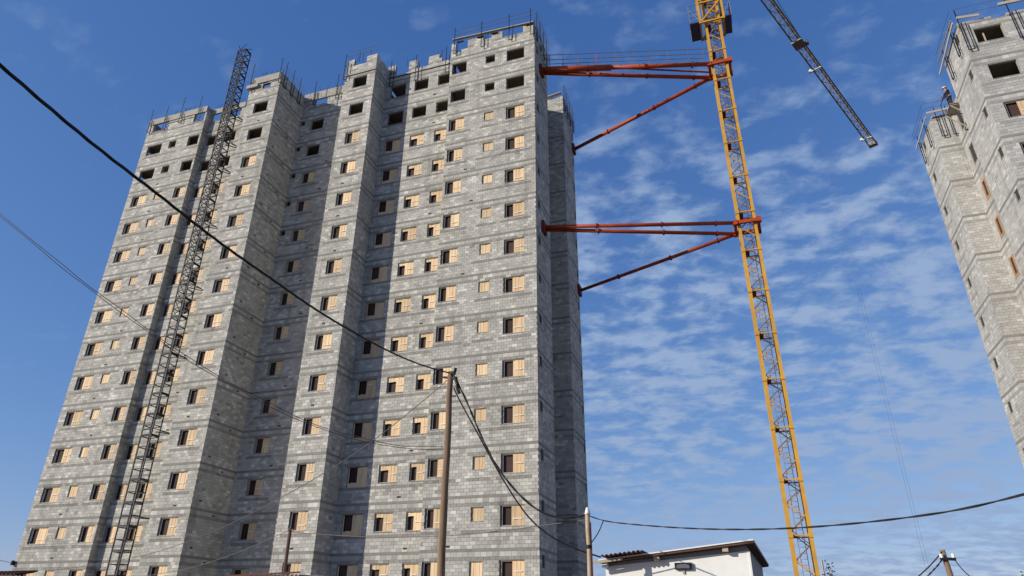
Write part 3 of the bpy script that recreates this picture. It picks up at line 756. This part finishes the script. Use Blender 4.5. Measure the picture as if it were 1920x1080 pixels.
# ------------------------------------------------------------------ dark hoist mast in front of the left wing
hoist = thing('hoist_mast', 'slim dark steel lattice hoist mast rising past the roof in front of the left wing', 'hoist mast', (-38.98, 36.4, GZ))
hx0, hx1, hy0, hy1, HT = -39.36, -38.47, 36.0, 36.68, 47.6
c = MB(); c.box(-.035, .035, -.035, .035, 0, HT - GZ); c = c.mesh('mast_chord', M_steel)
for x in (hx0, hx1):
    for y in (hy0, hy1): place('mast_chord', c, hoist, (x, y, GZ))
ring = MB()
for (p, q) in [((hx0, hy0), (hx1, hy0)), ((hx0, hy1), (hx1, hy1)), ((hx0, hy0), (hx0, hy1)), ((hx1, hy0), (hx1, hy1))]: ring.bar((p[0] + 38.95, p[1] - 36.4, 0), (q[0] + 38.95, q[1] - 36.4, 0), .055)
ring2 = MB(); ring2.v, ring2.f, ring2.t = list(ring.v), list(ring.f), list(ring.t)
for (p, q) in [((hx0, hy0), (hx1, hy0)), ((hx1, hy0), (hx1, hy1))]: ring2.bar((p[0] + 38.95, p[1] - 36.4, .09), (q[0] + 38.95, q[1] - 36.4, .09), .08)
ring = ring.mesh('ring_frame', M_steel); ring2 = ring2.mesh('ring_frame', M_steel)
lac = MB()
for (p, q) in [((hx0, hy0), (hx1, hy0)), ((hx1, hy1), (hx0, hy1)), ((hx0, hy1), (hx0, hy0)), ((hx1, hy0), (hx1, hy1))]: lac.bar((p[0] + 38.95, p[1] - 36.4, .04), (q[0] + 38.95, q[1] - 36.4, .70), .04)
lac = lac.mesh('lacing', M_steel)
z = GZ + .3; k = 0
while z < HT:
    place('ring_frame', ring2 if k % 2 else ring, hoist, (-38.95, 36.4, z))
    if z > 20: place('lacing', lac, hoist, (-38.95, 36.4, z))
    z += .75; k += 1
for z in (40.13, 37.22, 34.43, 28.9, 23.25, 17.55, 11.92, 6.13):
    c = MB()
    for x in (hx0 + .35, hx1): c.bar((x, 36.8, z), (-38.3 + (.12 if x > -39 else -.12), 37.48, z), .05)
    c.bar((-38.45, 37.47, z), (-38.15, 37.47, z), .07); c.bar((hx0, 36.0, z), (hx1, 36.0, z), .1); c.bar((hx1, 36.0, z + .05), (-38.2, 37.4, z - .02), .04)
    part('wall_tie', c, M_steel, hoist)
for (za, x1_) in ((38.0, .35), (40.8, .45)):
    c = MB()
    for k_ in range(4): c.bar((hx0, hy0 + .25 * k_, za), (hx1 + x1_, hy0 + .25 * k_, za), .06)
    c.bar((hx1 + x1_, hy0, za), (hx1 + x1_, hy1, za), .06); part('hoist_platform', c, M_steel, hoist)

# ------------------------------------------------------------------ poles
def pole(name, label, cat, base, top, r0_, r1_, m, extras=None):
    t_ = thing(name, label, cat, base)
    c = MB(); n_ = 10; b_, tt = Vector(base), Vector(top); pts = []
    for i in range(n_ + 1):
        p = b_.lerp(tt, i / n_); p += Vector((random.uniform(-1, 1), random.uniform(-1, 1), 0)) * r0_ * .10; pts.append(p)
    c.tube(pts, r0_, 14, r1_); part('shaft', c, m, t_, smooth=True); return t_
p1 = pole('utility_pole', 'tall bare wooden utility pole carrying black cables in front of the tower', 'utility pole', (-8.07, 18, GZ), (-8.07, 18, 6.86), .125, .085, M_wood)
c = MB(); c.bar((-8.3, 17.97, 6.7), (-7.85, 17.97, 6.6), .05); c.tube([(-7.95, 17.97, 6.75), (-7.9, 17.97, 6.95)], .05); part('top_bracket', c, M_steel, p1)
for q in ((-7.86, 17.95, 6.55), (-7.80, 17.95, 6.28)):
    c = MB(); c.tube([(q[0] - .02, q[1], q[2] + .1), q, (q[0] + .06, q[1], q[2] - .14)], .055, 8); part('insulator', c, M_cable, p1)
p2 = pole('steel_post', 'slim cream steel post with round cap standing left of the white cabin', 'post', (-4.0, 18, GZ), (-4.0, 18, 2.58), .065, .06, mat('cream_paint', (0.50, 0.36, 0.24), 0.6, var=.3, scale=6))
c = MB(); c.tube([(-4.0, 18, 2.55), (-4.0, 18, 2.60), (-4.0, 18, 2.68), (-4.0, 18, 2.72)], .085, 12, .03); part('cap', c, M_white, p2, smooth=True)
c = MB(); c.box(-3.955, -3.925, 17.98, 18.04, 1.0, 2.35); part('shade_stripe', c, M_red, p2)  # shaded right side of the post, painted as a dark red strip
c = MB(); c.tube([(-4.0, 18, 1.72), (-4.0, 18, 1.80)], .085, 12); part('clamp', c, M_steel, p2)
p3 = pole('timber_post', 'short dark wooden post before the middle of the tower facade', 'post', (-15.9, 22, GZ), (-15.9, 22, 3.05), .075, .06, M_brown)
c = MB(); c.bar((-16.02, 22, 3.0), (-15.78, 22, 2.98), .05); part('top_bracket', c, M_wire, p3)
p4 = pole('leaning_pole', 'leaning wooden pole with small crossarm at the lower right corner', 'utility pole', (4.98, 22, GZ), (4.74, 22, 1.84), .085, .065, M_wood)
c = MB(); c.bar((4.62, 21.9, 1.62), (4.98, 21.9, 1.60), .07); part('crossarm', c, M_steel, p4)
for x in (4.66, 4.94):
    c = MB(); c.tube([(x, 21.9, 1.64), (x, 21.9, 1.74)], .045, 8); part('insulator', c, M_white, p4)

# ------------------------------------------------------------------ cables (hung between real end points)
def spline(pts, n=6):
    P = [Vector(p) for p in pts]; P = [P[0] * 2 - P[1]] + P + [P[-1] * 2 - P[-2]]; out = []
    for i in range(1, len(P) - 2):
        for k in range(n):
            t = k / n; a, b, c_, d = P[i - 1], P[i], P[i + 1], P[i + 2]
            out.append(.5 * ((2 * b) + (c_ - a) * t + (2 * a - 5 * b + 4 * c_ - d) * t * t + (3 * b - a - 3 * c_ + d) * t ** 3))
    out.append(P[-2]); return out
def smooth3(pts):
    P = [Vector(p) for p in pts]
    for _ in range(2): P = [P[0]] + [(P[i - 1] + P[i] * 2 + P[i + 1]) / 4 for i in range(1, len(P) - 1)] + [P[-1]]
    return P
def cable(label, pts, r, m=M_cable, strands=1, sep=None, pitch=.5, cat='cable', name='cable'):
    P = spline(smooth3(pts), 8); c = MB()
    if strands == 1: c.tube(P, r, 6)
    elif sep:
        for s_ in (-.5, .5): c.tube([p + Vector((0, 0, s_ * sep * (1 + .3 * math.sin(i * .3)))) for i, p in enumerate(P)], r, 5)
    else:
        Q = [P[0]]; L = [0.0]
        tot = sum((P[i + 1] - P[i]).length for i in range(len(P) - 1)); step = pitch / 6; n_ = int(tot / step)
        acc = [0]; 
        for i in range(len(P) - 1): acc.append(acc[-1] + (P[i + 1] - P[i]).length)
        res = []; j_ = 0
        for i in range(n_ + 1):
            s_ = i * step
            while j_ < len(P) - 2 and acc[j_ + 1] < s_: j_ += 1
            res.append(P[j_].lerp(P[j_ + 1], min(1, (s_ - acc[j_]) / max(1e-6, acc[j_ + 1] - acc[j_]))))
        for k_ in range(strands):
            R_ = []
            for i, p in enumerate(res):
                d = (res[min(i + 1, len(res) - 1)] - res[max(i - 1, 0)]).normalized(); x = d.cross(Vector((0, 0, 1))).normalized(); y = d.cross(x)
                a = 2 * math.pi * (i / 6 + k_ / strands); R_.append(p + x * math.cos(a) * r * 0.8 + y * math.sin(a) * r * 0.8)
            c.tube(R_, r, 5)
    me = c.mesh(name, m, True); o = obj(name, me, label=label, cat=cat); return o
C1 = [(-6.2, -2.5, 5.9), (-6.35, 0.0, 5.35), (-6.5, 2.0, 5.1), (-6.58, 3.2, 5.03), (-6.61, 3.49, 5.01), (-6.64, 3.82, 4.99), (-6.69, 4.31, 4.99), (-6.73, 4.73, 4.97), (-6.78, 5.22, 5.02), (-6.82, 5.62, 5.03), (-6.87, 6.15, 5.03), (-6.96, 7.01, 5.01), (-7.03, 7.74, 5.14), (-7.09, 8.28, 5.15), (-7.15, 8.93, 5.2), (-7.22, 9.56, 5.24), (-7.3, 10.32, 5.32), (-7.39, 11.31, 5.45), (-7.51, 12.41, 5.61), (-7.63, 13.6, 5.79), (-7.76, 14.98, 6.04), (-7.93, 16.58, 6.43), (-8.07, 17.99, 6.81)]
C2 = [(-20.5, 9.2, 11.6), (-17.66, 10.0, 9.57), (-16.98, 10.57, 8.95), (-16.47, 11.01, 8.47), (-15.97, 11.43, 8.04), (-15.59, 11.75, 7.74), (-15.17, 12.1, 7.42), (-14.7, 12.5, 7.04), (-13.63, 13.4, 6.21), (-13.4, 13.59, 6.07), (-13.12, 13.83, 5.94), (-11.76, 14.98, 5.1), (-11.21, 15.44, 4.87), (-10.75, 15.83, 4.69), (-9.61, 16.79, 4.48), (-9.22, 17.12, 4.44), (-8.85, 17.43, 4.44), (-8.19, 17.99, 4.55)]
cable('thick twisted black cable sweeping from the upper left down to the tall wooden pole', C1, .013, strands=3, pitch=1.1)
cable('thin double blue-grey wire crossing the left wing below the thick cable', C2, .009, M_wire, strands=2, sep=.07, cat='wire', name='wire')
cable('thin wire drooping left from the tall wooden pole across the shaded recess', [(-8.15, 18.0, 6.62), (-8.35, 18.07, 6.53), (-8.89, 18.26, 6.22), (-9.28, 18.39, 6.04), (-9.98, 18.63, 5.73), (-10.74, 18.9, 5.34), (-11.71, 19.24, 4.95), (-13.03, 19.69, 4.49), (-14.01, 20.03, 4.27), (-15.41, 20.52, 3.82), (-17.22, 21.15, 3.4), (-18.04, 21.44, 3.22), (-19.1, 21.8, 3.0), (-20.28, 22.21, 2.82), (-20.97, 22.45, 2.71), (-22.59, 23.02, 2.5), (-23.95, 23.49, 2.37), (-25.42, 24.0, 2.25), (-32, 26.2, 2.1)], .012, M_wire, cat='wire', name='wire')
cable('pale wire running down left from the top of the short dark post', [(-15.9, 22.0, 3.0), (-17.89, 22.94, 2.63), (-19.34, 23.63, 2.39), (-21.56, 24.67, 2.17), (-23.05, 25.38, 2.03), (-24.36, 26.0, 1.96), (-26.66, 27.08, 1.88), (-32, 29.5, 1.8)], .012, M_wire, cat='wire', name='wire')
cable('nearly level wire from the short dark post to the cream post', [(-15.84, 21.98, 2.9), (-14.47, 21.52, 2.76), (-13.48, 21.19, 2.65), (-12.56, 20.88, 2.52), (-10.73, 20.26, 2.38), (-8.65, 19.56, 2.3), (-7.51, 19.18, 2.28), (-6.65, 18.89, 2.32), (-5.57, 18.53, 2.36), (-4.82, 18.28, 2.4), (-4.0, 18.0, 2.42)], .012, M_wire, cat='wire', name='wire')
cable('heavy black cable drooping from the tall pole to the top of the cream post', [(-7.96, 18.0, 6.73), (-7.86, 18.0, 6.52), (-7.77, 18.0, 6.39), (-7.58, 18.0, 6.05), (-7.46, 18.0, 5.79), (-7.3, 18.0, 5.42), (-7.16, 18.0, 5.13), (-6.94, 18.0, 4.63), (-6.72, 18.0, 4.21), (-6.48, 18.0, 3.84), (-6.1, 18.0, 3.3), (-5.63, 18.0, 2.9), (-5.29, 18.0, 2.6), (-4.84, 18.0, 2.40), (-4.28, 18.0, 2.47), (-4.01, 18.0, 2.54)], .020, strands=2, pitch=1.2)
cable('second black cable from the tall pole down to the left end of the cabin roof', [(-7.94, 18.0, 6.33), (-7.91, 18.01, 6.21), (-7.72, 18.06, 5.87), (-7.57, 18.09, 5.6), (-7.42, 18.13, 5.34), (-7.25, 18.17, 5.05), (-7.0, 18.23, 4.55), (-6.74, 18.3, 4.09), (-6.44, 18.37, 3.57), (-6.25, 18.42, 3.25), (-6.0, 18.48, 2.95), (-5.86, 18.52, 2.65), (-5.53, 18.6, 2.32), (-5.09, 18.71, 2.0), (-4.61, 18.83, 1.79), (-4.21, 18.92, 1.69), (-3.91, 19.0, 1.59)], .022)
cable('long black cable sagging from the cream post past the crane to the right edge', [(-3.96, 17.96, 2.51), (-3.66, 17.62, 2.36), (-3.46, 17.4, 2.29), (-3.15, 17.06, 2.2), (-2.75, 16.61, 2.1), (-2.31, 16.11, 2.0), (-1.53, 15.25, 1.81), (-0.86, 14.5, 1.68), (-0.1, 13.65, 1.55), (0.49, 12.99, 1.47), (0.95, 12.48, 1.43), (1.45, 11.92, 1.39), (2.0, 11.31, 1.37), (2.28, 10.99, 1.37), (2.58, 10.66, 1.37), (2.82, 10.4, 1.39), (3.17, 10.0, 1.42), (5.0, 7.9, 1.75)], .0095, strands=2, pitch=1.3)
cable('short service wire dropping from the long cable beside the cream post', [(-3.50, 17.5, 2.30), (-3.62, 17.7, 2.12), (-3.75, 17.85, 1.98), (-3.93, 17.98, 1.85)], .014)
cable('left stay wire falling from the leaning pole', [(4.72, 21.95, 1.80), (4.5, 21.97, 1.58), (4.28, 21.98, 1.38), (4.04, 22.0, 1.2), (3.2, 22.1, .6)], .018, cat='wire', name='wire')
cable('twisted inner wire falling left from the leaning pole crossarm', [(4.68, 21.9, 1.62), (4.52, 21.93, 1.42), (4.35, 21.96, 1.30), (4.2, 22.0, 1.18), (3.5, 22.1, .6)], .012, strands=2, pitch=.3, cat='wire', name='wire')
cable('right stay wire falling from the leaning pole', [(4.94, 21.9, 1.62), (5.02, 21.95, 1.45), (5.1, 22.0, 1.3), (5.25, 22.1, 1.14), (5.8, 22.3, .7)], .012, cat='wire', name='wire')
cable('thin wire reaching the lower left corner of the tower from the left edge', [(-52.5, 36.0, 4.4), (-51, 36.3, 3.9), (-49.9, 36.6, 3.62), (-48.96, 36.9, 3.5)], .02, M_wire, cat='wire', name='wire')
c = MB(); c.tube([(-48.96, 36.86, 3.36), (-48.96, 36.86, 3.42), (-48.96, 36.86, 3.5), (-48.96, 36.86, 3.6), (-48.96, 36.86, 3.66)], .12, 10, .10)
c.bar((-48.96, 36.86, 3.5), (-48.9, 37.0, 3.5), .04)
obj('insulator_ball', c.mesh('insulator_ball', M_cable), label='small dark ball insulator on the lower left corner of the tower', cat='insulator')

# ------------------------------------------------------------------ white cabin with pitched sheet roof
sh = thing('site_cabin', 'white site cabin with brown mono-pitch roof left of the crane foot', 'cabin', (-.05, 18.72, GZ))
sh.rotation_euler.z = -R(2.7)
SX0, SX1, SY = -3.85, -.22, 19.0
def rz_(x): return 1.50 + (x + 3.85) * .098       # roof line rises to the right
w = MB()
def prism(mb, x0, x1, y0, y1, zb, f0, f1):
    mb.v += [(x0, y0, zb), (x1, y0, zb), (x1, y1, zb), (x0, y1, zb), (x0, y0, f0), (x1, y0, f1), (x1, y1, f1), (x0, y1, f0)]
    n = len(mb.v) - 8
    for q in ((0, 1, 5, 4), (1, 2, 6, 5), (2, 3, 7, 6), (3, 0, 4, 7), (3, 2, 1, 0), (4, 5, 6, 7)): mb.f.append(tuple(n + i for i in q)); mb.t.append(.5)
prism(w, SX0, SX1, SY + .02, SY + 7.4, GZ, rz_(SX0) - .06, rz_(SX1) - .06); part('wall', w, M_greyp, sh)
w = MB(); prism(w, SX0, SX1 + .02, SY - .015, SY + .018, .95, rz_(SX0) - .13, rz_(SX1) - .19); part('wall_panel', w, M_white, sh)
w = MB(); w.box(SX0, SX1 + .02, SY - .012, SY + .018, GZ, .925); part('wall_panel', w, M_white, sh)
w = MB(); w.box(SX1 + .02, SX1 + .07, SY - .03, SY + .05, GZ, 1.66); part('corner_post', w, M_white, sh)
RX0, RX1, RY0, RY1 = -3.95, -.02, 18.72, 26.9
def slab_roof(mb, x0, x1, y0, y1, dz, th): 
    mb.v += [(x0, y0, rz_(x0) + dz), (x1, y0, rz_(x1) + dz), (x1, y1, rz_(x1) + dz), (x0, y1, rz_(x0) + dz), (x0, y0, rz_(x0) + dz + th), (x1, y0, rz_(x1) + dz + th), (x1, y1, rz_(x1) + dz + th), (x0, y1, rz_(x0) + dz + th)]
    n = len(mb.v) - 8
    for q in ((0, 1, 5, 4), (1, 2, 6, 5), (2, 3, 7, 6), (3, 0, 4, 7), (3, 2, 1, 0), (4, 5, 6, 7)): mb.f.append(tuple(n + i for i in q)); mb.t.append(.5)
w = MB(); slab_roof(w, RX0, RX1, RY0, RY1, -.05, .05); rf = part('roof', w, M_brown, sh)
w = MB(); slab_roof(w, RX0 - .01, RX1 + .01, RY0 - .03, RY1 + .02, .004, .03); part('roof_sheet', w, M_white, rf)
for x in (SX0 + .02, -2.45, -.72):
    w = MB(); w.box(x - .07, x + .07, RY0 + .06, SY - .01, rz_(x) - .16, rz_(x) - .055); part('rafter_end', w, M_plank if x > -3 else M_white, sh)
w = MB(); w.box(-2.02, -1.60, SY - .10, SY - .02, 1.26, 1.42); v_ = part('vent_box', w, M_steel, sh)
w = MB(); w.box(-1.97, -1.65, SY - .115, SY - .102, 1.285, 1.39); part('vent_grille', w, mat('dull_grey', (0.13, 0.135, 0.15), 0.9), v_)
w = MB(); w.box(-1.84, -1.79, SY - .05, SY - .02, 1.16, 1.25); part('bracket', w, M_plank, v_)
w = MB(); w.bar((-4.15, 18.6, 1.43), (-3.3, 18.62, 1.53), .05, .07); part('loose_plank', w, M_plank, sh)
# corrugated sheet laid over the left end of the roof
w = MB(); n_ = 60; x0, x1 = -3.82, -2.75
for i in range(n_ + 1):
    x = x0 + (x1 - x0) * i / n_; zt_ = rz_(x) + .075 + .028 * math.sin(i * 2 * math.pi / 6.6)
    for y in (18.42, 20.6): w.v += [(x, y, zt_), (x, y, zt_ + .012)]
for i in range(n_):
    a = i * 4; b = a + 4
    for q in ((a, b, b + 2, a + 2), (a + 1, a + 3, b + 3, b + 1), (a, a + 1, b + 1, b), (a + 2, b + 2, b + 3, a + 3)): w.f.append(q); w.t.append(.5)
part('corrugated_sheet', w, M_sheet, rf)

# ------------------------------------------------------------------ roofs peeping over the bottom edge
def corr(parent, x0, x1, y0, y1, z0, z1, m, amp=.03, wl=.16, th=.02):
    w = MB(); n_ = int((x1 - x0) / wl * 6)
    for i in range(n_ + 1):
        x = x0 + (x1 - x0) * i / n_; h = amp * math.sin(i * 2 * math.pi / 6)
        for (y, z) in ((y0, z0), (y1, z1)): w.v += [(x, y, z + h), (x, y, z + h + th)]
    for i in range(n_):
        a = i * 4; b = a + 4
        for q in ((a, b, b + 2, a + 2), (a + 1, a + 3, b + 3, b + 1), (a, a + 1, b + 1, b), (a + 2, b + 2, b + 3, a + 3)): w.f.append(q); w.t.append(.5)
    return part('roof', w, m, parent)
s2 = thing('lean_to_shed', 'low shed with dark red corrugated roof at the lower left corner', 'shed', (-23, 17.5, GZ))
corr(s2, -25, -20.75, 15.8, 16.5, 1.16, 1.30, M_sheet)
w = MB(); w.box(-24.8, -21.0, 15.9, 16.4, GZ, 1.1); part('wall', w, M_greyp, s2)
w = MB(); w.box(-25, -20.75, 15.74, 15.79, 1.08, 1.17); part('fascia', w, M_brown, s2)
s3 = thing('low_shed', 'low roof edge of white and rust sheet below the middle of the tower', 'shed', (-15.3, 21.5, GZ))
corr(s3, -16.6, -13.9, 20.0, 23.0, 1.33, 1.40, M_white, amp=.012)
w = MB(); w.bar((-16.7, 19.96, 1.33), (-13.85, 19.96, 1.41), .05, .05); part('fascia', w, M_sheet, s3)
w = MB(); w.box(-16.5, -14.0, 20.2, 22.8, GZ, 1.25); part('wall', w, M_greyp, s3)

# ------------------------------------------------------------------ bare shrub tops on the far right
def shrub(label, x, y, ztop, spread, seed):
    random.seed(seed)
    t_ = thing('shrub', label, 'shrub', (x, y, GZ))
    tr = MB(); lf = MB()
    tips = []
    for b_ in range(9):
        a = random.uniform(0, 6.28); l = random.uniform(.55, 1) ; top = Vector((x + math.cos(a) * spread * random.uniform(.2, 1), y + math.sin(a) * spread, GZ + (ztop - GZ) * l))
        pts = [Vector((x, y, GZ)), Vector((x, y, GZ)).lerp(top, .5) + Vector((random.uniform(-.1, .1), 0, .15)), top]
        tr.tube(spline(pts, 4), .035, 5, .008); tips += [pts[1].lerp(top, random.random()) for _ in range(26)]
    part('trunk', tr, M_brown, t_)
    for p in tips:
        for _ in range(3):
            c_ = p + Vector((random.gauss(0, .09), random.gauss(0, .09), random.gauss(0, .09))); d1 = Vector((random.uniform(-1, 1), random.uniform(-1, 1), random.uniform(-.4, 1))).normalized() * .07; d2 = d1.cross(Vector((random.random(), 1, .3))).normalized() * .025
            lf.quad([c_ - d1, c_ + d2, c_ + d1, c_ - d2])
    part('crown', lf, M_leaf, t_)
shrub('thin leafy bush top just right of the crane foot', 2.55, 30, 2.15, .45, 3)
shrub('small bush top at the lower right corner beyond the leaning pole', 8.75, 30, 1.85, .35, 5)
c = MB(); c.tube([(2.33, 30, GZ), (2.33, 30, 2.25)], .04, 8)
obj('thin_post', c.mesh('thin_post', M_grey), label='thin pale post beside the crane foot', cat='post')
